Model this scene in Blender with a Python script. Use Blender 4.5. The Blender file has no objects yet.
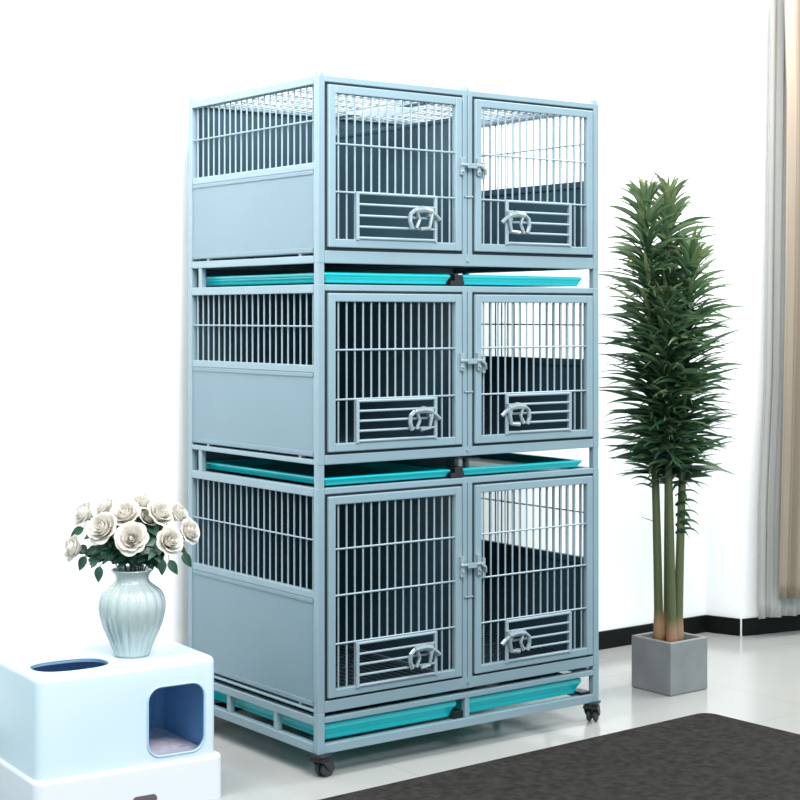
import bpy, bmesh, math, random
from mathutils import Vector, Matrix
C = bpy.context.scene.collection
PI = math.pi
random.seed(7)

# ------------------------------------------------------------------ camera model (used to place things at measured spots)
F, HX, HY, CAMZ = 1649.0, 400.0, 315.0, 1.353
def on_floor(x, y, z=0.0):
    Y = (CAMZ - z) * F / (y - HY)
    return Vector(((x - HX) * Y / F, Y, z))
def at(x, y, Y):
    return Vector(((x - HX) * Y / F, Y, CAMZ - (y - HY) * Y / F))

# ------------------------------------------------------------------ materials
MATS = {}
def mat(name, col, rough=0.5, metal=0.0, noise=0.0, nscale=8.0, bump=0.0, bscale=60.0, spec=0.5, coat=0.0, transl=None, stretch=None):
    m = bpy.data.materials.new(name); m.use_nodes = True
    nt = m.node_tree; nt.nodes.clear()
    out = nt.nodes.new('ShaderNodeOutputMaterial')
    b = nt.nodes.new('ShaderNodeBsdfPrincipled')
    b.inputs['Roughness'].default_value = rough
    b.inputs['Metallic'].default_value = metal
    b.inputs['Specular IOR Level'].default_value = spec
    b.inputs['Coat Weight'].default_value = coat
    tc = nt.nodes.new('ShaderNodeTexCoord')
    src = tc.outputs['Object']
    if stretch:
        mp = nt.nodes.new('ShaderNodeMapping'); mp.inputs['Scale'].default_value = stretch
        nt.links.new(src, mp.inputs['Vector']); src = mp.outputs['Vector']
    n = nt.nodes.new('ShaderNodeTexNoise'); n.inputs['Scale'].default_value = nscale; n.inputs['Detail'].default_value = 4
    nt.links.new(src, n.inputs['Vector'])
    r = nt.nodes.new('ShaderNodeValToRGB')
    a = [max(0, c * (1 - noise)) for c in col]; z = [min(1, c * (1 + noise)) for c in col]
    r.color_ramp.elements[0].position = 0.3; r.color_ramp.elements[1].position = 0.7
    r.color_ramp.elements[0].color = (*a, 1); r.color_ramp.elements[1].color = (*z, 1)
    nt.links.new(n.outputs['Fac'], r.inputs['Fac'])
    nt.links.new(r.outputs['Color'], b.inputs['Base Color'])
    if bump:
        n2 = nt.nodes.new('ShaderNodeTexNoise'); n2.inputs['Scale'].default_value = bscale; n2.inputs['Detail'].default_value = 3
        nt.links.new(src, n2.inputs['Vector'])
        bp = nt.nodes.new('ShaderNodeBump'); bp.inputs['Strength'].default_value = bump; bp.inputs['Distance'].default_value = 0.01
        nt.links.new(n2.outputs['Fac'], bp.inputs['Height']); nt.links.new(bp.outputs['Normal'], b.inputs['Normal'])
    sh = b.outputs['BSDF']
    if transl:
        t = nt.nodes.new('ShaderNodeBsdfTranslucent'); nt.links.new(r.outputs['Color'], t.inputs['Color'])
        mx = nt.nodes.new('ShaderNodeMixShader'); mx.inputs[0].default_value = transl
        nt.links.new(sh, mx.inputs[1]); nt.links.new(t.outputs[0], mx.inputs[2]); sh = mx.outputs[0]
    nt.links.new(sh, out.inputs['Surface'])
    MATS[name] = m
    return m

mat('steel_paint', (0.235, 0.325, 0.37), 0.38, 0.15, 0.03, 6)
mat('panel_paint', (0.175, 0.255, 0.302), 0.42, 0.1, 0.03, 3)
mat('shaded_paint', (0.035, 0.075, 0.098), 0.32, 0.1, 0.06, 3)  # darker copy of the cage paint, interior shade put into the colour
mat('wire', (0.27, 0.345, 0.39), 0.5, 0.1, 0.04, 6)
mat('chrome', (0.36, 0.42, 0.45), 0.28, 0.6, 0.04, 10)
mat('near_black', (0.006, 0.012, 0.016), 0.7, 0, 0.1)  # near-black for the door gap strips and the cage floor sheets
mat('teal', (0.0, 0.46, 0.50), 0.22, 0, 0.05, 4, coat=0.3)
mat('black_plastic', (0.008, 0.010, 0.011), 0.35)
mat('rubber', (0.02, 0.022, 0.024), 0.5)
mat('plate_white', (0.85, 0.9, 0.93), 0.4, 0, 0.02, 5, transl=0.6)
mat('wall', (0.95, 0.94, 0.94), 0.9, 0, 0.01, 2)
mat('baseboard', (0.004, 0.004, 0.004), 0.55, 0, 0.3, 12, spec=0.15)
mat('rug', (0.025, 0.0225, 0.021), 0.95, 0, 0.40, 38, bump=0.6, bscale=180, spec=0.1)
mat('box_white', (0.58, 0.67, 0.74), 0.35, 0, 0.01, 3)
mat('tray_white', (0.62, 0.62, 0.67), 0.4, 0, 0.01, 3)
mat('liner_blue', (0.17, 0.36, 0.62), 0.45, 0, 0.05, 5)
mat('litter', (0.62, 0.58, 0.66), 0.9, 0, 0.15, 60, bump=0.4, bscale=120)
mat('rim_grey', (0.36, 0.52, 0.66), 0.35)
mat('slot', (0.10, 0.075, 0.085), 0.5)
mat('celadon', (0.41, 0.475, 0.47), 0.18, 0, 0.05, 7, coat=0.6)
mat('petal', (0.78, 0.735, 0.67), 0.6, 0, 0.05, 30, transl=0.25)
mat('rose_leaf', (0.022, 0.075, 0.045), 0.4, 0, 0.3, 25)
mat('rose_stem', (0.05, 0.07, 0.035), 0.5, 0, 0.2, 20)
mat('pot_grey', (0.20, 0.205, 0.205), 0.55, 0, 0.12, 9, bump=0.05)
mat('soil', (0.02, 0.015, 0.01), 0.95, 0, 0.4, 60, bump=0.5)
mat('drape', (0.30, 0.245, 0.19), 0.85, 0, 0.06, 5, transl=0.12, stretch=(6, 6, .4))
mat('sheer', (0.52, 0.52, 0.50), 0.8, 0, 0.05, 5, transl=0.25, stretch=(6, 6, .4))

def floor_mat():
    m = bpy.data.materials.new('floor_tile'); m.use_nodes = True
    nt = m.node_tree; b = nt.nodes['Principled BSDF']
    tc = nt.nodes.new('ShaderNodeTexCoord')
    mp = nt.nodes.new('ShaderNodeMapping'); mp.inputs['Rotation'].default_value = (0, 0, -math.radians(36.87)); mp.inputs['Location'].default_value = (0.25, 0.33, 0)
    nt.links.new(tc.outputs['Object'], mp.inputs['Vector'])
    br = nt.nodes.new('ShaderNodeTexBrick'); br.offset = 0
    br.inputs['Scale'].default_value = 1.0; br.inputs['Brick Width'].default_value = 0.8; br.inputs['Row Height'].default_value = 0.8
    br.inputs['Mortar Size'].default_value = 0.0022
    br.inputs['Color1'].default_value = (0.36, 0.36, 0.345, 1); br.inputs['Color2'].default_value = (0.37, 0.37, 0.355, 1); br.inputs['Mortar'].default_value = (0.30, 0.30, 0.29, 1)
    nt.links.new(mp.outputs['Vector'], br.inputs['Vector'])
    nt.links.new(br.outputs['Color'], b.inputs['Base Color'])
    b.inputs['Roughness'].default_value = 0.16; b.inputs['Specular IOR Level'].default_value = 0.5
    MATS['floor_tile'] = m
floor_mat()

def attr_mat(name, stops, rough=0.5, transl=0.0):
    m = bpy.data.materials.new(name); m.use_nodes = True
    nt = m.node_tree; nt.nodes.clear()
    out = nt.nodes.new('ShaderNodeOutputMaterial'); b = nt.nodes.new('ShaderNodeBsdfPrincipled'); b.inputs['Roughness'].default_value = rough
    at_ = nt.nodes.new('ShaderNodeAttribute'); at_.attribute_name = 'tint'
    r = nt.nodes.new('ShaderNodeValToRGB'); cr = r.color_ramp
    while len(cr.elements) < len(stops): cr.elements.new(0.5)
    for e, (p, c) in zip(cr.elements, stops): e.position = p; e.color = (*c, 1)
    nt.links.new(at_.outputs['Fac'], r.inputs['Fac']); nt.links.new(r.outputs['Color'], b.inputs['Base Color'])
    sh = b.outputs[0]
    if transl:
        t = nt.nodes.new('ShaderNodeBsdfTranslucent'); nt.links.new(r.outputs['Color'], t.inputs['Color'])
        mx = nt.nodes.new('ShaderNodeMixShader'); mx.inputs[0].default_value = transl
        nt.links.new(sh, mx.inputs[1]); nt.links.new(t.outputs[0], mx.inputs[2]); sh = mx.outputs[0]
    nt.links.new(sh, out.inputs['Surface'])
    MATS[name] = m
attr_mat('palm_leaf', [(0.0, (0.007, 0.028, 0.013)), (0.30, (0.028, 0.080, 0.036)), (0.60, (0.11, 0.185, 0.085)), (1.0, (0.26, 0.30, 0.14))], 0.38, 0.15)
attr_mat('palm_stem', [(0.0, (0.30, 0.15, 0.08)), (0.045, (0.30, 0.17, 0.09)), (0.08, (0.08, 0.095, 0.035)), (1.0, (0.075, 0.11, 0.045))], 0.5)

# ------------------------------------------------------------------ mesh builder
class MB:
    def __init__(s): s.v = []; s.f = []; s.t = []; s.cur = 0.5
    def add(s, vs, fs):
        o = len(s.v); s.v += [tuple(v) for v in vs]; s.t += [s.cur] * len(vs)
        s.f += [tuple(i + o for i in f) for f in fs]; return s
    def box(s, x0, x1, y0, y1, z0, z1):
        x0, x1 = sorted((x0, x1)); y0, y1 = sorted((y0, y1)); z0, z1 = sorted((z0, z1))
        vs = [(x, y, z) for z in (z0, z1) for y in (y0, y1) for x in (x0, x1)]
        return s.add(vs, [(0, 2, 3, 1), (4, 5, 7, 6), (0, 1, 5, 4), (2, 6, 7, 3), (0, 4, 6, 2), (1, 3, 7, 5)])
    def tube(s, pts, r, n=8, cap=True, tints=None):
        pts = [Vector(p) for p in pts]
        rs = r if isinstance(r, (list, tuple)) else [r] * len(pts)
        o = len(s.v); prev = None
        for i, p in enumerate(pts):
            d = (pts[min(i + 1, len(pts) - 1)] - pts[max(i - 1, 0)]).normalized()
            if prev is None:
                a = d.orthogonal().normalized()
            else:
                a = (prev - d * prev.dot(d)).normalized()
            prev = a; b = d.cross(a)
            for k in range(n):
                q = p + (a * math.cos(2 * PI * k / n) + b * math.sin(2 * PI * k / n)) * rs[i]
                s.v.append(tuple(q)); s.t.append(tints[i] if tints else s.cur)
        for i in range(len(pts) - 1):
            for k in range(n):
                k2 = (k + 1) % n
                s.f.append((o + i * n + k, o + i * n + k2, o + (i + 1) * n + k2, o + (i + 1) * n + k))
        if cap:
            s.f.append(tuple(o + k for k in range(n))[::-1]); s.f.append(tuple(o + (len(pts) - 1) * n + k for k in range(n)))
        return s
    def rod(s, p, q, r, n=8): return s.tube([p, q], r, n)
    def grid(s, fn, nu, nv, closed=False):
        o = len(s.v)
        for j in range(nv + 1):
            for i in range(nu if closed else nu + 1):
                s.v.append(tuple(fn(i / nu, j / nv))); s.t.append(s.cur)
        w = nu if closed else nu + 1
        for j in range(nv):
            for i in range(nu):
                i2 = (i + 1) % w if closed else i + 1
                s.f.append((o + j * w + i, o + j * w + i2, o + (j + 1) * w + i2, o + (j + 1) * w + i))
        return s
    def build(s, name, m, parent=None, smooth=False, bevel=0.0, loc=None, tint=False):
        me = bpy.data.meshes.new(name); me.from_pydata(s.v, [], s.f); me.update()
        if tint:
            a = me.attributes.new('tint', 'FLOAT', 'POINT'); a.data.foreach_set('value', s.t)
        me.materials.append(MATS[m])
        if smooth: me.polygons.foreach_set('use_smooth', [True] * len(me.polygons))
        ob = bpy.data.objects.new(name, me); C.objects.link(ob)
        if parent: ob.parent = parent
        if loc: ob.location = loc
        if bevel:
            bv = ob.modifiers.new('bevel', 'BEVEL'); bv.width = bevel; bv.segments = 2; bv.limit_method = 'ANGLE'; bv.angle_limit = math.radians(50)
        return ob

def tag(o, label=None, cat=None, group=None, kind=None):
    if label: o['label'] = label
    if cat: o['category'] = cat
    if group: o['group'] = group
    if kind: o['kind'] = kind
    return o
def thing(name, label, cat, loc=(0, 0, 0), rz=0.0, group=None):
    o = bpy.data.objects.new(name, None); C.objects.link(o)
    o.location = loc; o.rotation_euler = (0, 0, rz); o.empty_display_size = 0.1
    return tag(o, label, cat, group)

# ------------------------------------------------------------------ the room
ANG = math.atan2(0.6, 0.8)
K = 4.8
def uvw(u, n, z=0.0):      # room axes: u along the back wall, n away from the viewer
    return Vector((0.8 * u - 0.6 * n, 0.6 * u + 0.8 * n, z))
NB, UB = 1.0115 * K, 1.0988 * K      # back wall plane, its concave corner
NR, UR = 0.979 * K, 1.1089 * K       # nearer wall plane at the right, its convex corner
UL, UE = 0.35 * K, 1.62 * K
HW = 3.0
A2 = math.radians(25.5); E2 = Vector((math.cos(A2), math.sin(A2), 0)); N2 = Vector((-E2.y, E2.x, 0))   # the nearer wall's own direction
PC2 = uvw(UR, NR); NP2 = PC2.dot(N2); WE2 = PC2 + E2 * 2.6
def slab(name, pts, z0, z1, m, back=0.12, kind='structure'):   # an upright slab; its front runs through pts a-b, thickness goes away from the viewer
    a, b = pts; t = uvw(0, back)
    mb = MB(); q = [a, b, b + t, a + t]
    mb.add([(p.x, p.y, z0) for p in q] + [(p.x, p.y, z1) for p in q], [(3, 2, 1, 0), (4, 5, 6, 7), (0, 1, 5, 4), (1, 2, 6, 5), (2, 3, 7, 6), (3, 0, 4, 7)])
    return tag(mb.build(name, m), kind=kind)
slab('wall_back', (uvw(UL, NB), uvw(UB, NB)), 0, HW, 'wall')
# return face and the nearer wall
mb = MB(); a, b = uvw(UB, NB), uvw(UR, NR); c = uvw(UR + .01, NB + .12); d = uvw(UB, NB + .12); q = [a, b, c, d]
mb.add([(p.x, p.y, 0) for p in q] + [(p.x, p.y, HW) for p in q], [(3, 2, 1, 0), (4, 5, 6, 7), (0, 1, 5, 4), (1, 2, 6, 5), (2, 3, 7, 6), (3, 0, 4, 7)])
tag(mb.build('wall_return', 'wall'), kind='structure')
slab('wall_right', (PC2, WE2), 0, HW, 'wall', 0.28)
BH, BT = 0.072, 0.012
def board(name, a, b, out):
    mb = MB(); q = [a + out * BT, b + out * BT, b - out * .002, a - out * .002]
    mb.add([(p.x, p.y, 0.0) for p in q] + [(p.x, p.y, BH) for p in q], [(3, 2, 1, 0), (4, 5, 6, 7), (0, 1, 5, 4), (1, 2, 6, 5), (2, 3, 7, 6), (3, 0, 4, 7)])
    return tag(mb.build(name, 'baseboard', bevel=0.002), kind='structure')
board('baseboard_back', uvw(UL, NB), uvw(UB, NB), uvw(0, -1))
rd = (uvw(UR, NR) - uvw(UB, NB)).normalized(); ro = Vector((-rd.y, rd.x, 0)); ro = -ro if ro.x > 0 and False else ro
ro = ro if ro.dot(uvw(-1, 0)) > 0 else -ro
board('baseboard_return', uvw(UB, NB) + rd * .002, uvw(UR, NR) - rd * .004, ro)
board('baseboard_right', PC2 + E2 * .004, WE2, -N2)
mb = MB(); mb.box(-6, 6, -1.5, 10, -0.05, 0)
tag(mb.build('floor', 'floor_tile'), kind='structure')

# ------------------------------------------------------------------ rug
rc = on_floor(706, 714.0); L1, L2, RT = 2.9, 2.2, 0.009
mb = MB(); R0 = 0.05
out2 = []
def arc(cx, cy, a0):
    for k in range(7):
        t = a0 + k / 6 * PI / 2; out2.append((cx + R0 * math.cos(t), cy + R0 * math.sin(t)))
arc(-R0, -R0, 0); arc(-L1 + R0, -R0, PI / 2); arc(-L1 + R0, -L2 + R0, PI); arc(-R0, -L2 + R0, 1.5 * PI)
n = len(out2)
mb.add([(x, y, 0.0005) for x, y in out2] + [(x, y, RT) for x, y in out2], [tuple(range(n))[::-1], tuple(range(n, 2 * n))] + [(i, (i + 1) % n, n + (i + 1) % n, n + i) for i in range(n)])
rug = mb.build('rug', 'rug', bevel=0.003); rug.location = rc; rug.rotation_euler = (0, 0, math.radians(38.8))
tag(rug, 'large dark charcoal grey rug lying on the shiny white tiled floor', 'rug')

# ------------------------------------------------------------------ cage cabinet
cage = thing('pet_cage', 'tall silver grey three-tier metal pet cage on casters with six barred doors', 'cage', (-82 / F * K, K, 0), ANG)
W, D, UM = 1.124, 0.762, 0.562
PW = 0.0245
tiers = [(1.504, 2.054), (0.914, 1.443), (0.190, 0.847)]
side_rail = [0.023, 0.016, 0.009]
midz = [1.800, 1.206, 0.544]
doorz = [(1.5515, 2.028), (0.9510, 1.417), (0.2315, 0.821)]
beam_b = [0.038, 0.029, 0.034]
wires = [[1.856, 1.715], [1.250, 1.104], [0.665, 0.529, 0.387]]
hatchz = [(1.581, 1.714), (0.980, 1.098), (0.256, 0.381)]
latchz = [(1.783, 1.842), (1.176, 1.235), (0.537, 0.605)]
FY = 0.004      # front face of the frame posts sits slightly in, doors flush at 0
for ti, (z0, z1) in enumerate(tiers):
    tb, bb = 0.019, beam_b[ti]
    # --- frame of the tier
    mb = MB()
    for ux in (0, W - PW):
        for vy in (0, D - PW): mb.box(ux, ux + PW, vy, vy + PW, z0, z1)
    mb.box(UM - .0195, UM - .0015, 0, PW, z0, z1); mb.box(UM + .0015, UM + .0195, 0, PW, z0, z1)
    mb.box(UM - .0195, UM + .0195, D - PW, D, z0, z1)
    for vy in (0.0005, D - PW):
        mb.box(PW, W - PW, vy, vy + PW - .001, z1 - tb, z1 - .0005); mb.box(PW, W - PW, vy, vy + PW - .001, z0 + .0005, z0 + bb)
    for ux in (0.0005, W - PW):
        mb.box(ux, ux + PW - .001, PW, D - PW, z1 - 0.026, z1 - .0005); mb.box(ux, ux + PW - .001, PW, D - PW, z0 + .0005, z0 + side_rail[ti])
        if ux < .1: mb.box(ux + .002, ux + PW - .004, PW, D - PW, midz[ti] - 0.022, midz[ti])                      # rail over the solid panel
        for vv in (0.095, D - 0.13): mb.box(ux + .004, ux + PW - .006, vv, vv + .016, z0 + side_rail[ti] - .001, z0 + side_rail[ti] + .010)   # tabs in the slit
    mb.box(UM - .010, UM + .010, PW, D - PW, z1 - 0.022, z1 - .001); mb.box(UM - .010, UM + .010, PW, D - PW, z0 + .001, z0 + .03)
    mb.build('tier_frame', 'steel_paint', cage, bevel=0.0025)
    # --- solid side panels (lower half) with a stepped border
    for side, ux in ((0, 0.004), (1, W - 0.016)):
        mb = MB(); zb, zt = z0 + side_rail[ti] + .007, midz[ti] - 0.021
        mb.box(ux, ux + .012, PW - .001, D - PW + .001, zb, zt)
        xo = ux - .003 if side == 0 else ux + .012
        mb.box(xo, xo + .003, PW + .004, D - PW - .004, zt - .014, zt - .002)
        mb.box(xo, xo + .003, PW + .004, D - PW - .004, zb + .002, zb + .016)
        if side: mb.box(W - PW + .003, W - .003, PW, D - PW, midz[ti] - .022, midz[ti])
        mb.build('side_panel', 'panel_paint' if side == 0 else 'shaded_paint', cage, bevel=0.0015)  # right side gets the copy with shade in its colour
        # barred upper half
        mb = MB(); xc = 0.013 if side == 0 else W - 0.013
        nb = 21
        for k in range(nb):
            v = PW + (D - 2 * PW) * (k + .6) / (nb + .2)
            mb.rod((xc, v, midz[ti] - .008), (xc, v, z1 - .02), 0.0028, 6)
        zw = midz[ti] + (z1 - .026 - midz[ti]) * 0.54
        mb.rod((xc - .005, PW - .004, zw), (xc - .005, D - PW + .004, zw), 0.0026, 6)
        mb.build('side_grille', 'wire', cage)
    # --- back panel, divider, floor grid
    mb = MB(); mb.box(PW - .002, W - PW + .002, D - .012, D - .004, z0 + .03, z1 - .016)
    mb.build('back_panel', 'shaded_paint', cage, bevel=0.001)
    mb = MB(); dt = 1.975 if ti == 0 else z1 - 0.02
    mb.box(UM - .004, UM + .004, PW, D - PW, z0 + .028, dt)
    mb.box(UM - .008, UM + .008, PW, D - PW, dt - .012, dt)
    mb.build('divider_panel', 'shaded_paint', cage, bevel=0.001)
    mb = MB()
    for k in range(36):
        u = PW + .012 + (W - 2 * PW - .024) * k / 35
        mb.rod((u, .02, z0 + .030), (u, D - .02, z0 + .030), 0.002, 5)
    for k in range(5):
        v = .1 + (D - .2) * k / 4; mb.rod((.02, v, z0 + .0265), (W - .02, v, z0 + .0265), 0.0022, 5)
    mb.build('floor_grille', 'shaded_paint', cage)  # wires coloured dark to stand in for shade on the floor
    MB().box(PW, UM - .006, PW, D - PW, z0 + .020, z0 + .0235).build('floor_shade_sheet', 'near_black', cage)  # black sheet added under the wires so the cage floor reads as shade
    MB().box(UM + .006, W - PW, PW, D - PW, z0 + .020, z0 + .0235).build('floor_shade_sheet', 'near_black', cage)
    # --- doors
    for s, (u0, u1) in enumerate(((0.0345, 0.5355), (0.5895, 1.0915))):
        a, b = doorz[ti]; fw = 0.025
        mb = MB(); y0, y1 = -0.006, 0.016
        mb.box(u0, u0 + fw, y0, y1, a, b); mb.box(u1 - fw, u1, y0, y1, a, b)
        mb.box(u0 + fw - .001, u1 - fw + .001, y0 + .0005, y1 - .0005, a, a + fw); mb.box(u0 + fw - .001, u1 - fw + .001, y0 + .0005, y1 - .0005, b - fw, b)
        door = mb.build('door', 'steel_paint', cage, bevel=0.003)
        # black strip filling the gap round the door
        mb = MB(); iy0, iy1 = 0.004, 0.014; ol, orr = (.0098, .0068) if s == 0 else (.0078, .0078)
        mb.box(u0 - ol, u0 + .0008, iy0, iy1, a - .008, b + .0065); mb.box(u1 - .0008, u1 + orr, iy0, iy1, a - .008, b + .0065)
        mb.box(u0, u1, iy0, iy1, a - .009, a + .0008); mb.box(u0, u1, iy0, iy1, b - .0008, b + .0065)
        sl = mb.build('gap_strip', 'near_black', door)
        mb = MB(); nb = 15; iu0, iu1 = u0 + fw, u1 - fw
        h0, h1 = hatchz[ti]
        hu0, hu1 = (0.136, 0.429) if s == 0 else (0.716, 0.987)
        for k in range(nb):
            u = iu0 + (iu1 - iu0) * (k + .55) / (nb + .1)
            mb.rod((u, .006, h1 if hu0 < u < hu1 else a + .02), (u, .006, b - .02), 0.0030, 6)
        for zw in wires[ti]: mb.rod((iu0 - .006, .001, zw), (iu1 + .006, .001, zw), 0.0030, 6)
        mb.build('door_grille', 'wire', door)
        # feeding hatch: little framed gate of horizontal bars
        yh = -0.007
        mb = MB()
        mb.box(hu0 - .005, hu0 + .005, yh - .004, yh + .004, h0 - .006, h1 + .004); mb.box(hu1 - .005, hu1 + .005, yh - .004, yh + .004, h0 - .006, h1 + .004)
        mb.rod((hu0, yh, h1), (hu1, yh, h1), 0.0045); mb.rod((hu0, yh, h0), (hu1, yh, h0), 0.0045)
        for k in (1, 2, 3): mb.rod((hu0, yh, h0 + (h1 - h0) * k / 4), (hu1, yh, h0 + (h1 - h0) * k / 4), 0.0038)
        mb.build('feeding_hatch', 'wire', door, bevel=0.001)
        # hatch latch: bar, bail loop, tongue
        sg = -1 if s == 0 else 1
        hx = hu1 - .028 if s == 0 else hu0 + .002       # pivot end
        zc = h0 + (h1 - h0) * 0.50; yl = -0.021
        Pn = lambda du, dz, dy=0: (hx + sg * du, yl + dy, zc + dz)
        mb = MB()
        mb.tube([Pn(-.004, .020), Pn(.028, .026), Pn(.062, .022)], [.009, .0115, .009], 8)
        mb.tube([Pn(.062, .022), Pn(.078, .010), Pn(.080, -.012), Pn(.072, -.034)], .0068, 8)
        mb.tube([Pn(-.006, .020), Pn(.000, -.004), Pn(.006, -.030), Pn(.040, -.034)], .006, 8)
        mb.tube([Pn(.054, .020), Pn(.044, -.006), Pn(.056, -.032)], .0055, 8)
        mb.tube([Pn(-.034, -.004), Pn(-.020, .008), Pn(-.002, .018)], .0065, 8)
        mb.box(hx - .009, hx + .009, yl - .003, -.008, zc + .004, zc + .034)
        mb.rod((hx, -.021, zc + .02), (hx, -.005, zc + .02), .006)
        mb.build('hatch_latch', 'chrome', door, smooth=False, bevel=0.001)
    # --- latch joining the two doors at the middle posts
    a, b = latchz[ti]; zc = (a + b) / 2
    mb = MB()
    for ux in (0.523, 0.590): mb.box(ux, ux + .014, -.016, -.004, a + .004, b)
    mb.box(0.612, 0.623, -.014, -.005, a - .004, b - .012)
    mb.rod((0.520, -.018, zc + .006), (0.612, -.018, zc + .006), .0055); mb.box(.545, .582, -.024, -.012, zc - .004, zc + .012)
    mb.tube([(.600, -.018, zc + .006), (.616, -.022, zc - .006), (.620, -.018, zc - .022)], .005)
    for q in (0.530, 0.597): mb.rod((q, -.022, zc - .014), (q, -.004, zc - .014), .0045)
    mb.build('door_latch', 'chrome', cage, bevel=0.001)
    mb = MB(); mb.rod((UM - .016, -.003, a - .062), (UM + .018, -.003, a - .062), .003)
    mb.build('door_stop', 'chrome', cage)
    mb = MB(); mb.rod((UM, -.004, z0 + .018), (UM, .004, z0 + .018), .005)
    mb.build('screw', 'chrome', cage)

# roof wire grid of the top tier
mb = MB()
for k in range(38):
    u = PW + .01 + (W - 2 * PW - .02) * k / 37
    mb.rod((u, .02, 2.038), (u, D - .02, 2.038), 0.0022, 5)
for k in range(7):
    v = .05 + (D - .1) * k / 6; mb.rod((.02, v, 2.042), (W - .02, v, 2.042), 0.0026, 5)
mb.build('roof_grille', 'wire', cage)
mb = MB(); mb.box(.385, .515, .17, .40, 2.004, 2.009)
tag(mb.build('roof_plate', 'plate_white', cage, bevel=0.001), 'white plate under the roof grid')
# caps on the posts
for ux, vy in ((PW / 2, PW / 2), (W - PW / 2, PW / 2), (PW / 2, D - PW / 2), (W - PW / 2, D - PW / 2), (UM, PW / 2)):
    mb = MB(); mb.tube([(0, 0, 2.053), (0, 0, 2.062), (0, 0, 2.064), (0, 0, 2.071)], [.0125, .0125, .0095, .008], 10)
    mb.build('post_cap', 'steel_paint', cage, loc=(ux, vy, 0))
# short posts between the tiers, and the trays lying there
def tray(u0, u1, v0, v1, z0, z1, name='litter_tray'):
    mb = MB(); h = z1 - z0; t = 0.012; cx, cy = (u0 + u1) / 2, (v0 + v1) / 2
    # rounded-lip shallow tray: outer wall profile swept round a rectangle
    sl = .010 if h < .04 else .016
    prof = [(0.0, sl + .03), (0.0, sl + .004), (.03, sl), (.30, sl * .75), (.52, sl * .35), (.60, .003), (.66, .0008), (.78, -.001), (.90, 0.000), (.97, 0.003), (1.0, .008), (.97, .014), (.80, .017), (.10, .024 + sl)]
    n = len(prof); o = len(mb.v); vs = []
    for sx, sy in ((-1, -1), (1, -1), (1, 1), (-1, 1)):
        for (zz, ins) in prof:
            vs.append((cx + sx * ((u1 - u0) / 2 - ins), cy + sy * ((v1 - v0) / 2 - ins), z0 + zz * h))
    fs = []
    for c in range(4):
        for k in range(n - 1):
            fs.append((c * n + k, ((c + 1) % 4) * n + k, ((c + 1) % 4) * n + k + 1, c * n + k + 1))
    fs.append(tuple(c * n + n - 1 for c in range(4))); fs.append(tuple(c * n for c in range(4))[::-1])
    mb.add(vs, fs)
    return mb.build(name, 'teal', cage, bevel=0.0015)
for zt, zb in ((1.504, 1.443), (0.914, 0.847)):
    for ux in (0, W - PW):
        for vy in (0, D - PW): MB().box(ux + .001, ux + PW - .001, vy + .001, vy + PW - .001, zb - .001, zt + .001).build('spacer_post', 'steel_paint', cage, bevel=0.002)
    for ux in (.002, W - .020): MB().box(ux, ux + .018, D - .085, D - .065, zb - .001, zt + .001).build('spacer_post', 'steel_paint', cage, bevel=0.002)
    MB().box(PW, W - PW, PW, D - PW, zb - .014, zb - .011).build('ceiling_shade_sheet', 'shaded_paint', cage)  # added dark sheet, puts ceiling shade over the tier and hides wires
    th = .036 if zt > 1.2 else .028
    tray(.032, UM - .060, .012, D - .03, zb + .004, zb + th); tray(UM - .008, W - .066, .012, D - .03, zb + .004, zb + th)
    mb = MB(); mb.box(UM - .062, UM - .008, .006, .05, zb + .001, zb + .016); mb.box(UM - .044, UM - .012, .008, .05, zb + .014, zb + .034)
    mb.build('tray_clip', 'black_plastic', cage, bevel=0.002)
    for k in (0,):
        mb = MB(); mb.box(PW, W - PW, D - .02, D - .015, zb, zt)
        mb.build('gap_back_plate', 'shaded_paint', cage)
# base frame on casters
mb = MB()
for ux in (0, W - PW):
    for vy in (0, D - PW): mb.box(ux, ux + PW, vy, vy + PW, .070, .1905)
for vy in (0.0005, D - PW + .0005):
    mb.box(PW, W - PW, vy, vy + PW - .001, .160, .177); mb.box(PW, W - PW, vy, vy + PW - .001, .0705, .098)
for ux in (0.0005, W - PW + .0005):
    mb.box(ux, ux + PW - .001, PW, D - PW, .152, .177); mb.box(ux, ux + PW - .001, PW, D - PW, .0705, .098)
    for v in (.225, .50): mb.box(ux + .002, ux + PW - .003, v, v + .020, .097, .153)
for vy in (0.003,): mb.box(UM - .008, UM + .010, vy, vy + .02, .097, .161)
mb.build('base_frame', 'steel_paint', cage, bevel=0.0025)
tray(.032, UM - .034, .016, D - .03, .102, .156); tray(UM + .012, W - .066, .016, D - .03, .102, .156)
mb = MB(); mb.box(UM - .048, UM - .010, .010, .06, .0985, .122); mb.build('tray_clip', 'black_plastic', cage, bevel=0.002)
mb = MB(); mb.box(W - .075, W - .032, .008, .06, .0985, .108); mb.build('tray_clip', 'black_plastic', cage, bevel=0.002)
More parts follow.
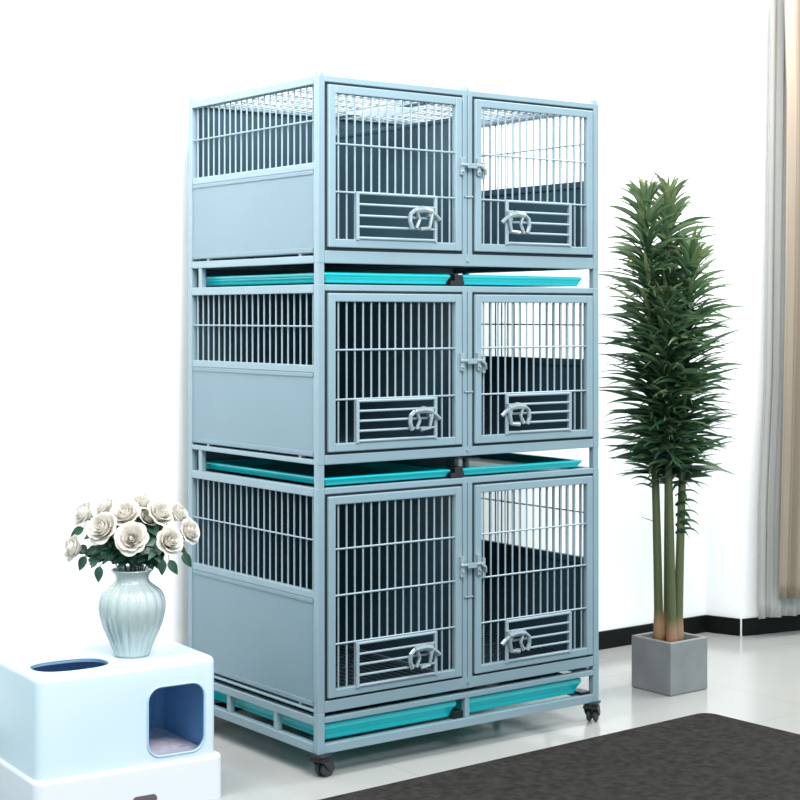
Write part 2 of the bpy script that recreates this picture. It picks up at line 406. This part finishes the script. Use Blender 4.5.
# casters: plate, fork, twin wheel
for ux, vy, ang in ((.016, .016, .3), (W - .020, .016, .6), (.016, D - .016, 2), (W - .016, D - .016, 1)):
    mb = MB()
    mb.box(-.022, .022, -.022, .022, .064, .0705)
    mb.tube([(0, 0, .052), (0, 0, .066)], .017, 12)
    for k in (-1, 1):
        mb.add([(-.014, k * .016, .056), (.016, k * .016, .056), (.030, k * .016, .028), (.020, k * .016, .018), (.006, k * .016, .030),
                (-.014, k * .0195, .056), (.016, k * .0195, .056), (.030, k * .0195, .028), (.020, k * .0195, .018), (.006, k * .0195, .030)],
               [(4, 3, 2, 1, 0), (5, 6, 7, 8, 9)] + [(i, (i + 1) % 5, 5 + (i + 1) % 5, 5 + i) for i in range(5)])
    mb.box(-.015, .017, -.0195, .0195, .048, .058)
    ca = mb.build('caster', 'black_plastic', cage, bevel=0.001, loc=(ux, vy, 0)); ca.rotation_euler = (0, 0, ang); ca.scale = (1.18, 1.25, 1)
    for k in (-1, 1):
        mb = MB(); prof = [(.002, .006), (.002, .018), (.005, .0235), (.010, .0245), (.0135, .0225), (.0145, .015), (.0145, .004)]
        mb.grid(lambda a, b: (prof[min(6, int(round(b * 6)))][1] * math.cos(2 * PI * a) + .020, k * prof[min(6, int(round(b * 6)))][0], .0248 + prof[min(6, int(round(b * 6)))][1] * math.sin(2 * PI * a)), 24, 6, closed=True)
        mb.tube([(.020, k * .002, .0248), (.020, k * .0155, .0248)], .0075, 10)
        mb.build('wheel', 'rubber', ca, smooth=True)

# ------------------------------------------------------------------ cat litter box
LA = math.radians(33.0)
lx, ly = -176 / F * K, 0.965 * K
lit = thing('litter_box', 'white enclosed cat litter box with square side entrance, under the vase of roses', 'litter box', (lx, ly, 0), LA)
LW, LD, LT, LB = 0.528, 0.36, 0.396, 0.12
def rbox(x0, x1, y0, y1, z0, z1, bev, seg=5, vert=None):
    bm = bmesh.new(); bmesh.ops.create_cube(bm, size=1.0)
    for v in bm.verts: v.co = Vector(((x0 + x1) / 2 + v.co.x * (x1 - x0), (y0 + y1) / 2 + v.co.y * (y1 - y0), (z0 + z1) / 2 + v.co.z * (z1 - z0)))
    if vert:
        es = [e for e in bm.edges if abs(e.verts[0].co.z - e.verts[1].co.z) > 1e-4]
        bmesh.ops.bevel(bm, geom=es, offset=vert, segments=8, profile=0.5, affect='EDGES')
        zt = max(v.co.z for v in bm.verts)
        es = [e for e in bm.edges if all(abs(v.co.z - zt) < 1e-5 for v in e.verts)]
        bmesh.ops.bevel(bm, geom=es, offset=bev, segments=seg, profile=0.5, affect='EDGES')
    elif bev:
        bmesh.ops.bevel(bm, geom=bm.edges[:], offset=bev, segments=seg, profile=0.5, affect='EDGES')
    bmesh.ops.recalc_face_normals(bm, faces=bm.faces[:])
    return bm
def bm_obj(bm, name, m, parent=None):
    me = bpy.data.meshes.new(name); bm.to_mesh(me); bm.free(); me.materials.append(MATS[m])
    ob = bpy.data.objects.new(name, me); C.objects.link(ob)
    if parent: ob.parent = parent
    return ob
def cut(ob, cutters):
    for c in cutters:
        md = ob.modifiers.new('b', 'BOOLEAN'); md.operation = 'DIFFERENCE'; md.object = c; md.solver = 'EXACT'
    dg = bpy.context.evaluated_depsgraph_get(); dg.update()
    me = bpy.data.meshes.new_from_object(ob.evaluated_get(dg)); ob.modifiers.clear()
    me.name = ob.name; ob.data = me
def smooth_by_angle(ob, deg=35):
    me = ob.data; me.polygons.foreach_set('use_smooth', [True] * len(me.polygons))
    try: me.set_sharp_from_angle(angle=math.radians(deg))
    except Exception: pass
def rsq(cx, cz, hw, hh, r, n=8):      # rounded rectangle outline
    pts = []
    for sx, sz, a0 in ((1, 1, 0), (-1, 1, PI / 2), (-1, -1, PI), (1, -1, 1.5 * PI)):
        for k in range(n + 1):
            t = a0 + k / n * PI / 2; pts.append((cx + sx * (hw - r) + r * math.cos(t), cz + sz * (hh - r) + r * math.sin(t)))
    return pts
ent = rsq(-.127, .2345, .0860, .096, .040)
hole = [(-.396 + .108 * math.copysign(abs(math.cos(t)) ** .8, math.cos(t)), .108 + .076 * math.copysign(abs(math.sin(t)) ** .8, math.sin(t))) for t in [2 * PI * k / 48 for k in range(48)]]
def prism(outline, lo, hi, axis):
    n = len(outline); mbx = MB()
    if axis == 'y': vs = [(x, lo, z) for x, z in outline] + [(x, hi, z) for x, z in outline]
    else: vs = [(x, y, lo) for x, y in outline] + [(x, y, hi) for x, y in outline]
    mbx.add(vs, [tuple(range(n)), tuple(range(n, 2 * n))[::-1]] + [(i, n + i, n + (i + 1) % n, (i + 1) % n) for i in range(n)])
    ob = mbx.build('cutter', 'near_black')
    bm = bmesh.new(); bm.from_mesh(ob.data); bmesh.ops.recalc_face_normals(bm, faces=bm.faces[:]); bm.to_mesh(ob.data); bm.free()
    return ob
c1 = prism(ent, -.05, .05, 'y'); c2 = prism(hole, .36, .45, 'z')
c3 = bm_obj(rbox(-LW + .006, -.006, .006, LD - .006, LB - .02, LT - .006, .015, 5, .025), 'cutter', 'near_black')
body = bm_obj(rbox(-LW, 0, 0, LD, LB, LT, .020, 6, .030), 'body', 'box_white')
cut(body, [c3, c1, c2]); body.parent = lit; smooth_by_angle(body)
c4 = bm_obj(rbox(-LW + .010, -.010, .010, LD - .010, LB - .02, LT - .010, .013, 5, .023), 'cutter', 'near_black')
liner = bm_obj(rbox(-LW + .0065, -.0065, .0065, LD - .0065, LB + .002, LT - .0065, .0145, 5, .0245), 'liner', 'liner_blue')
cut(liner, [c4, c1, c2]); liner.parent = lit; smooth_by_angle(liner); tag(liner, 'blue inside lining')
for c in (c1, c2, c3, c4):
    me = c.data; bpy.data.objects.remove(c); bpy.data.meshes.remove(me)
mb = MB(); mb.tube([(x, -.001, z) for x, z in ent] + [(ent[0][0], -.001, ent[0][1])], .0030, 8, cap=False)
mb.build('entrance_rim', 'rim_grey', lit, smooth=True)
mb = MB(); mb.tube([(x, y, LT - .001) for x, y in hole] + [(hole[0][0], hole[0][1], LT - .001)], .0025, 8, cap=False)
mb.build('top_hole_rim', 'rim_grey', lit, smooth=True)
base = bm_obj(rbox(-LW - .012, .014, -.014, LD + .01, 0.0, LB + .002, .010, 4, .028), 'base_tray', 'tray_white', lit); smooth_by_angle(base)
mb = MB(); o = rsq(-LW / 2 + .036, .030, .036, .013, .012); n = len(o)
mb.add([(x, -.0155, z) for x, z in o] + [(x, -.010, z) for x, z in o], [tuple(range(n))[::-1]] + [(i, (i + 1) % n, n + (i + 1) % n, n + i) for i in range(n)])
hd = mb.build('handle', 'slot', base); tag(hd, 'dark recessed pull slot')
mb = MB(); mb.grid(lambda a, b: (-LW + .02 + (LW - .04) * a, .02 + (LD - .04) * b, LB + .006 + .006 * math.sin(a * 13) * math.sin(b * 9)), 30, 20)
mb.build('litter_layer', 'litter', lit, smooth=True)

# ------------------------------------------------------------------ vase
lr = Matrix.Rotation(LA, 3, 'Z')
vpos = on_floor(132, 655, LT)
NR_ = 18
vprof = [(0, .000, 0), (.0, .046, 0), (.004, .0505, .2), (.02, .054, .7), (.05, .066, 1), (.085, .081, 1), (.12, .0905, 1), (.145, .0925, 1), (.165, .089, 1), (.182, .079, .9), (.195, .063, .6), (.205, .051, .3), (.214, .0465, .1), (.224, .0475, 0), (.234, .0540, 0), (.240, .0600, 0), (.243, .0595, 0), (.241, .055, 0), (.232, .048, 0), (.220, .042, 0), (.205, .042, 0), (.18, .06, 0), (.12, .08, 0), (.03, .048, 0), (.012, .0, 0)]
def catm(pr, sub=3):
    out = []
    for i in range(len(pr) - 1):
        p0, p1, p2, p3 = pr[max(i - 1, 0)], pr[i], pr[i + 1], pr[min(i + 2, len(pr) - 1)]
        for k in range(sub):
            t = k / sub
            out.append(tuple(.5 * (2 * b + (c - a) * t + (2 * a - 5 * b + 4 * c - d) * t * t + (3 * b - a - 3 * c + d) * t ** 3) for a, b, c, d in zip(p0, p1, p2, p3)))
    return out + [pr[-1]]
vp = vprof[:3] + catm(vprof[2:16], 3)[1:] + vprof[16:]
mb = MB()
def vfn(a, b):
    z, r, rib = vp[int(round(b * (len(vp) - 1)))]
    g = abs(math.cos(NR_ / 2 * 2 * PI * a)) ** .7
    rr = max(r, 0.0001) + rib * 0.0055 * (g - .6)
    return (rr * math.cos(2 * PI * a), rr * math.sin(2 * PI * a), z)
mb.grid(vfn, NR_ * 8, len(vp) - 1, closed=True)
vase = mb.build('vase', 'celadon', smooth=True); vase.location = vpos
tag(vase, 'pale celadon ribbed ceramic vase standing on the white litter box', 'vase')

# ------------------------------------------------------------------ roses
def bloom_mesh(seed, R=0.036):
    rnd = random.Random(seed); mb = MB()
    layers = [(3, .20, .92, 0.0, 1.5), (4, .36, 1.0, .03, 1.15), (5, .56, .99, .10, 1.0), (6, .78, .92, .20, .86), (7, .96, .74, .32, .80)]
    ph = rnd.random() * 6
    for li, (np_, rr, hh, flare, wid) in enumerate(layers):
        ph += .6
        for k in range(np_):
            a0 = ph + 2 * PI * k / np_ + rnd.uniform(-.15, .15); jr = rnd.uniform(.94, 1.07); jh = rnd.uniform(.93, 1.06)
            def pf(a, b):
                s = (a - .5) * 2
                w = wid * (.35 + .65 * math.sin(min(1, b * 1.25) * PI / 2)) * (1 - .30 * max(0, b - .75) / .25)
                th = a0 + s * w
                hb = b * (1 - .16 * s * s * b)
                rad = R * rr * jr * (.28 + .72 * math.sin(min(1, hb * 1.05) * PI / 2)) + R * flare * hb ** 3.2 + R * .05 * s
                z = R * 1.55 * hh * jh * (hb - .16 * flare * 2 * hb ** 5 - .05 * li * hb ** 6) - R * .15
                rad += R * .03 * math.sin(3 * s + k) * b
                return (rad * math.cos(th), rad * math.sin(th), z)
            mb.grid(pf, 6, 7)
    # core and calyx
    mb.grid(lambda a, b: (R * .17 * math.sin(b * PI) * math.cos(2 * PI * a), R * .17 * math.sin(b * PI) * math.sin(2 * PI * a), R * (.1 + .50 * (1 - math.cos(b * PI)))), 8, 8, closed=True)
    return mb
def leaf(mb, base, d, up, ln, wd):
    d = d.normalized(); sd = d.cross(up)
    if sd.length < 1e-3: sd = d.orthogonal()
    sd.normalize(); nn = sd.cross(d)
    def lf(a, b):
        s = (a - .5) * 2
        w = wd * (math.sin(PI * min(1, b ** .8)) ** .9) * (1 - .2 * b) + .0004
        return base + d * (ln * b) + sd * (s * w) + nn * (abs(s) * w * .35 - ln * .35 * b * b)
    mb.grid(lf, 4, 8)
protos = [bloom_mesh(s_) for s_ in (1, 2, 3)]
pm = []
for p_ in protos:
    me = bpy.data.meshes.new('bloom'); me.from_pydata(p_.v, [], p_.f); me.update(); me.materials.append(MATS['petal'])
    me.polygons.foreach_set('use_smooth', [True] * len(me.polygons)); pm.append(me)
VY = vpos.y
roses = [  # px, py, depth offset, radius px, tilt bias, label, explicit leaves (px,py,dirx,diry)
 (82.5, 513, .01, 12, 'upper left cream white rose, just above and left of the large front rose', [(84, 528, -1, .5)]),
 (104, 506, .06, 11, 'cream white rose at the back of the bouquet, second from left along its top edge', []),
 (124, 513, .0, 14, 'large open white rose at the top centre of the bouquet, facing forward', []),
 (142, 501, .05, 12, 'topmost cream white rose of the vase bouquet', []),
 (161, 512, .01, 13, 'cream white rose right of the topmost one, on the upper right of the bouquet', []),
 (101, 527.5, -.06, 15, 'large white rose at front left of the bouquet, above the dark leaves', [(100, 566, -.15, 1)]),
 (131, 538, -.085, 15, 'front central white rose hanging lowest directly over the vase mouth', []),
 (71.5, 548, -.02, 12, 'small cream white rose at far left, lowest on that side', [(86, 556, -.5, .9)]),
 (171, 541, -.05, 13.5, 'white rose at lower right of the bouquet, left of the rightmost bloom', [(163, 559, -.1, 1), (169, 560, .5, .8)]),
 (191, 531, .0, 12, 'rightmost cream white rose, overlapping the cage side', [(183, 553, .5, .8)]),
 (180, 513, .05, 11, 'small cream white rose at upper right edge, above the rightmost bloom', []),
 (149, 517, .03, 9, 'small half hidden cream white rose in the dark gap below the topmost rose', []),
]
rr_ = random.Random(11)
mouth = vpos + Vector((0, 0, .235))
for i, (px, py, dy, rp, lab, lvs) in enumerate(roses):
    Y = VY + dy; p = at(px, py, Y)
    off = p - mouth
    root = thing('rose', lab, 'rose', (mouth.x + off.x * .12, mouth.y + off.y * .2, vpos.z + .12), 0, 'cream white roses in the ribbed vase')
    o0 = Vector(root.location)
    ax = Vector((off.x * 1.2, off.y * 1.2 - .105, abs(off.z) * .45 + .035)).normalized()
    sc = rp * Y / F / .0390
    if i < 3: bl = bpy.data.objects.new('bloom', pm[i])
    else: bl = bpy.data.objects.new('bloom', pm[i % 3])
    C.objects.link(bl); bl.parent = root
    q = Vector((0, 0, 1)).rotation_difference(ax)
    bl.rotation_mode = 'QUATERNION'; bl.rotation_quaternion = q @ Matrix.Rotation(i * 1.3, 3, 'Z').to_quaternion()
    base_pt = p - ax * (.026 * sc); bl.location = base_pt - o0; bl.scale = (sc,) * 3
    # stem: out of the vase mouth, bending to the bloom
    st = [o0, mouth + Vector((off.x * .22, off.y * .25 - .0, .01)), mouth + Vector((off.x * .55, off.y * .55, off.z * .45 + .012)), base_pt - ax * .02, base_pt]
    pts = catm([tuple(v) for v in st], 5)
    for _ in (0,):
        mb = MB(); mb.tube([Vector(v) - o0 for v in pts], .0019, 6)
        # calyx
        for k in range(5):
            a = 2 * PI * k / 5; dd = (ax.orthogonal().normalized() * math.cos(a) + ax.cross(ax.orthogonal().normalized()) * math.sin(a))
            leaf(mb, base_pt - o0 - ax * .004, dd + ax * .1, ax, .018 * sc, .004)
        mb.build('stem', 'rose_stem', root, smooth=True)
    mb = MB()
    for (qx, qy, ex, ey) in lvs:
        b0 = at(qx, qy, Y - .01); j = min(pts, key=lambda v: (Vector(v) - b0).length); j = Vector(j)
        dd = Vector((ex, -.15, -ey))
        mb.tube([j - o0, (j + b0) / 2 - o0 + Vector((0, 0, .006)), b0 - o0], .0011, 5)
        leaf(mb, b0 - o0, dd, Vector((0, -1, .4)), .046, .0135)
    nl = 34 if i in (2, 5, 6, 8, 11) else 15
    for k in range(nl):
        t = rr_.uniform(.36, .84); v = Vector(pts[int(t * (len(pts) - 1))])
        a = rr_.uniform(0, 2 * PI); dd = Vector((math.cos(a), math.sin(a) * .6 - .55, rr_.uniform(-.45, .45)))
        leaf(mb, v - o0, dd, Vector((0, -.8, .6)), rr_.uniform(.036, .054), rr_.uniform(.012, .018))
    mb.build('foliage', 'rose_leaf', root, smooth=True)

# ------------------------------------------------------------------ potted palm
pc = Vector((335.5 / F * K, 1.2455 * K, 0))
plant = thing('potted_palm', 'tall bushy green artificial palm in a square grey pot near the wall corner', 'plant', pc, math.radians(37.5))
PS, PH = 0.0965, 0.190
mb = MB(); t = .012
prof = [(PS - .004, 0), (PS, .004), (PS, PH - .004), (PS - .003, PH), (PS - t, PH), (PS - t - .002, PH - .004), (PS - t - .002, PH - .03)]
vs = []; n = len(prof)
for sx, sy in ((-1, -1), (1, -1), (1, 1), (-1, 1)):
    for r_, z_ in prof: vs.append((sx * r_, sy * r_, z_))
fs = [(c * n + k, ((c + 1) % 4) * n + k, ((c + 1) % 4) * n + k + 1, c * n + k + 1) for c in range(4) for k in range(n - 1)]
fs.append(tuple(c * n for c in range(4))[::-1])
mb.add(vs, fs); mb.build('pot', 'pot_grey', plant, bevel=0.002)
mb = MB(); r_ = PS - t - .001
mb.grid(lambda a, b: (-r_ + 2 * r_ * a, -r_ + 2 * r_ * b, PH - .022 + .004 * math.sin(a * 17) * math.sin(b * 23)), 12, 12)
mb.build('soil', 'soil', plant, smooth=True)
inv = Matrix.Rotation(-math.radians(37.5), 3, 'Z')
rp = random.Random(5)
PY = pc.y
# base px, tip px, tip y, depth, foliage start y, leaf length
stems = [((659, 642), (646, 201), .00, 474, .212), ((668, 642), (669, 198), .03, 484, .205), ((678, 642), (691, 258), -.02, 482, .212), ((672, 644), (664, 300), -.045, 466, .195)]
for si, ((bx, by), (tx, ty), dy, fy, LL) in enumerate(stems):
    Y = PY + dy
    b0 = at(bx, by, Y); b0.z = PH - .03; t0 = at(tx, ty, Y)
    cps = []
    NP = 40
    for k in range(NP + 1):
        s = k / NP; z = b0.z + (t0.z - b0.z) * s
        x = b0.x + (t0.x - b0.x) * (s ** 1.3) ; cps.append(Vector((x, Y + .0 * s, z)))
    loc = lambda v: inv @ (v - pc)
    mb = MB()
    mb.tube([loc(v) for v in cps], [.0178 + (.006 if k < 3 else 0) * (1 - k / 3) - .009 * k / NP for k in range(NP + 1)], 10, tints=[k / NP for k in range(NP + 1)])
    mb.build('stem', 'palm_stem', plant, smooth=True, tint=True)
    zf = at(tx, fy, Y).z
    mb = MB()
    def blade(base, az, el, ln, wd, droop, tint):
        mb.cur = tint
        d = Vector((math.cos(az), math.sin(az), 0)); sd = Vector((-math.sin(az), math.cos(az), 0)); o = len(mb.v); NS = 7; rl = rp.uniform(-1.1, 1.1)
        p = base.copy(); e = el
        for k in range(NS + 1):
            b = k / NS
            w = wd * (.55 + .45 * math.sin(PI * min(1, b * 1.1 + .05))) * (1 - b ** 5) + .0006
            dirv = d * math.cos(e) + Vector((0, 0, math.sin(e))); up = Vector((0, 0, 1)) * math.cos(e) - d * math.sin(e)
            for sgn in (-1, 0, 1):
                q_ = p + (sd * math.cos(rl) + up * math.sin(rl)) * (sgn * w) + (up * math.cos(rl) - sd * math.sin(rl)) * (abs(sgn) * w * .45)
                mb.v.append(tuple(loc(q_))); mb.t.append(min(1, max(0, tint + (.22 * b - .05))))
            p += dirv * (ln / NS); e -= droop / NS * (.4 + 1.2 * b)
        for k in range(NS):
            for c_ in (0, 1): mb.f.append((o + k * 3 + c_, o + k * 3 + c_ + 1, o + k * 3 + c_ + 4, o + k * 3 + c_ + 3))
    z = zf; ztop = t0.z; az = rp.random() * 6
    while z < ztop + .002:
        f = (z - zf) / (ztop - zf)
        s = (z - b0.z) / (t0.z - b0.z); s = min(1, s)
        cx = b0.x + (t0.x - b0.x) * (s ** 1.3)
        for k in range(3):
            az += 2.399 + rp.uniform(-.3, .3)
            el = math.radians(10 + 26 * f + 30 * max(0, (f - .80) / .20) + rp.uniform(-12, 16))
            ln = LL * rp.uniform(.78, 1.12) * (1 - .34 * max(0, (f - .72) / .28)) * (.80 + .2 * min(1, f * 5))
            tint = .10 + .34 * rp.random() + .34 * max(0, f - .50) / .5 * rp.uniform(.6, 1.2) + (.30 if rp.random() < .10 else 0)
            blade(Vector((cx, Y, z)), az, el, ln, rp.uniform(.0070, .0105), math.radians(rp.uniform(10, 50) + 25 * f), tint)
        z += .0088
    for k in range(14):
        az += 2.399; blade(t0 + Vector((0, 0, -.01)), az, math.radians(rp.uniform(50, 82)), rp.uniform(.065, .10), .0065, math.radians(20), rp.uniform(.5, .95))
    if si == 2:      # short hanging leaves low on the right-hand stem
        for k, yy in enumerate((486, 496, 506, 516, 526, 534)):
            pb = at(676, yy, Y); blade(pb, rp.uniform(-.5, .2), math.radians(35), .095, .010, math.radians(120), .35)
            blade(pb, rp.uniform(-1.2, -.6), math.radians(30), .08, .010, math.radians(120), .2)
    if si == 0:
        pb = at(656, 522, Y); blade(pb, PI + .1, math.radians(15), .07, .005, math.radians(-20), .15)
        for yy, ln in ((484, .10), (490, .085)): blade(at(655, yy, Y), PI - .3, math.radians(35), ln, .007, math.radians(100), .4)
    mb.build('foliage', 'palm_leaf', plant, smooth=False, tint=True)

# ------------------------------------------------------------------ curtains by the nearer wall
def cloth(name, nplane, xl, length, zb, zt, folds, amp, seed, m, label, cat):
    rnd = random.Random(seed); phs = [rnd.uniform(0, 6) for _ in range(4)]
    def ul(x, y):     # room coordinate u where the column of pixel x meets the plane
        k = (x - HX) / F; Y = nplane / (N2.y + N2.x * k); return E2.x * k * Y + E2.y * Y
    pts = sorted(xl)   # (pixel y, pixel x)
    def left(z):
        Yd = nplane / (N2.y + N2.x * .22); y = HY + (CAMZ - z) * F / Yd
        for (y0, x0), (y1, x1) in zip(pts, pts[1:]):
            if y <= y1 or (y1, x1) == pts[-1]:
                tt = max(0, min(1, (y - y0) / (y1 - y0))); return ul(x0 + (x1 - x0) * tt, y)
    mb = MB()
    uend = ul(pts[0][1], 0) + length
    def cf(a, b):
        z = zt + (zb - zt) * b
        u0 = left(z); u = u0 + (uend - u0) * a
        w = a * folds * 2 * PI
        n = nplane - amp * (.75 + .25 * b) * (math.sin(w + phs[0] + .5 * math.sin(b * 2.2 + phs[1])) * .7 + .35 * math.sin(2.3 * w + phs[2] + b * .8)) 
        u += amp * .35 * math.sin(w * 1.0 + phs[3] + b)
        return E2 * u + N2 * n + Vector((0, 0, z))
    mb.grid(cf, int(folds * 22), 40)
    ob = mb.build(name, m, smooth=True)
    so = ob.modifiers.new('solid', 'SOLIDIFY'); so.thickness = .0015
    return tag(ob, label, cat)
cloth('sheer_curtain', NP2 - .055, [(0, 769), (160, 767), (380, 764.5), (500, 759), (600, 758)], .85, .078, 2.78, 10, .016, 3, 'sheer',
      'thin pale grey sheer curtain at right edge, hanging lowest behind the beige drape', 'curtain')
cloth('drape', NP2 - .115, [(0, 783), (100, 785), (300, 783), (450, 780), (600, 776)], .80, .165, 2.78, 7, .026, 8, 'drape',
      'beige drape with soft folds at the right edge, in front of pale sheer curtain', 'curtain')

# ------------------------------------------------------------------ light
w = bpy.data.worlds.new('world'); bpy.context.scene.world = w; w.use_nodes = True
bg = w.node_tree.nodes['Background']; bg.inputs['Color'].default_value = (0.68, 0.95, 1.0, 1); bg.inputs['Strength'].default_value = 0.92
def area(name, loc, target, size, energy, col=(1, 1, 1), sy=None):
    l = bpy.data.lights.new(name, 'AREA'); l.energy = energy; l.size = size; l.color = col
    if sy: l.shape = 'RECTANGLE'; l.size_y = sy
    o = bpy.data.objects.new(name, l); C.objects.link(o); o.location = loc
    o.rotation_euler = (Vector(target) - Vector(loc)).to_track_quat('-Z', 'Y').to_euler(); return o
area('key_light', (0.7, 2.5, 3.3), (.1, 5.0, 1.4), 1.4, 135, (1, .95, .97))
p = uvw(1.5, NB - 1.1, 3.2); t = uvw(1.3, NB, 1.2)
area('wall_washer', p, t, 2.2, 70, (1, .96, .94), .5)
p = uvw(5.9, NB - 1.2, 3.3); t = uvw(5.9, NB, 1.0)
area('wall_washer', p, t, 2.6, 115, (1, .96, .94), .5)
bpy.data.objects['wall_washer'].rotation_euler.z = bpy.data.objects['wall_washer.001'].rotation_euler.z = ANG

# ------------------------------------------------------------------ camera
cd = bpy.data.cameras.new('camera'); cam = bpy.data.objects.new('camera', cd); C.objects.link(cam)
cam.location = (0, 0, CAMZ); cam.rotation_euler = (PI / 2, 0, 0)
cd.sensor_width = 36.0; cd.lens = F / 800 * 36.0; cd.shift_y = -(400 - HY) / 800.0
cd.clip_start = .05
s = bpy.context.scene; s.camera = cam
s.view_settings.view_transform = 'Standard'; s.view_settings.look = 'None'; s.view_settings.exposure = 0.25; s.view_settings.gamma = 1
s.cycles.use_denoising = True
s.cycles.max_bounces = 10
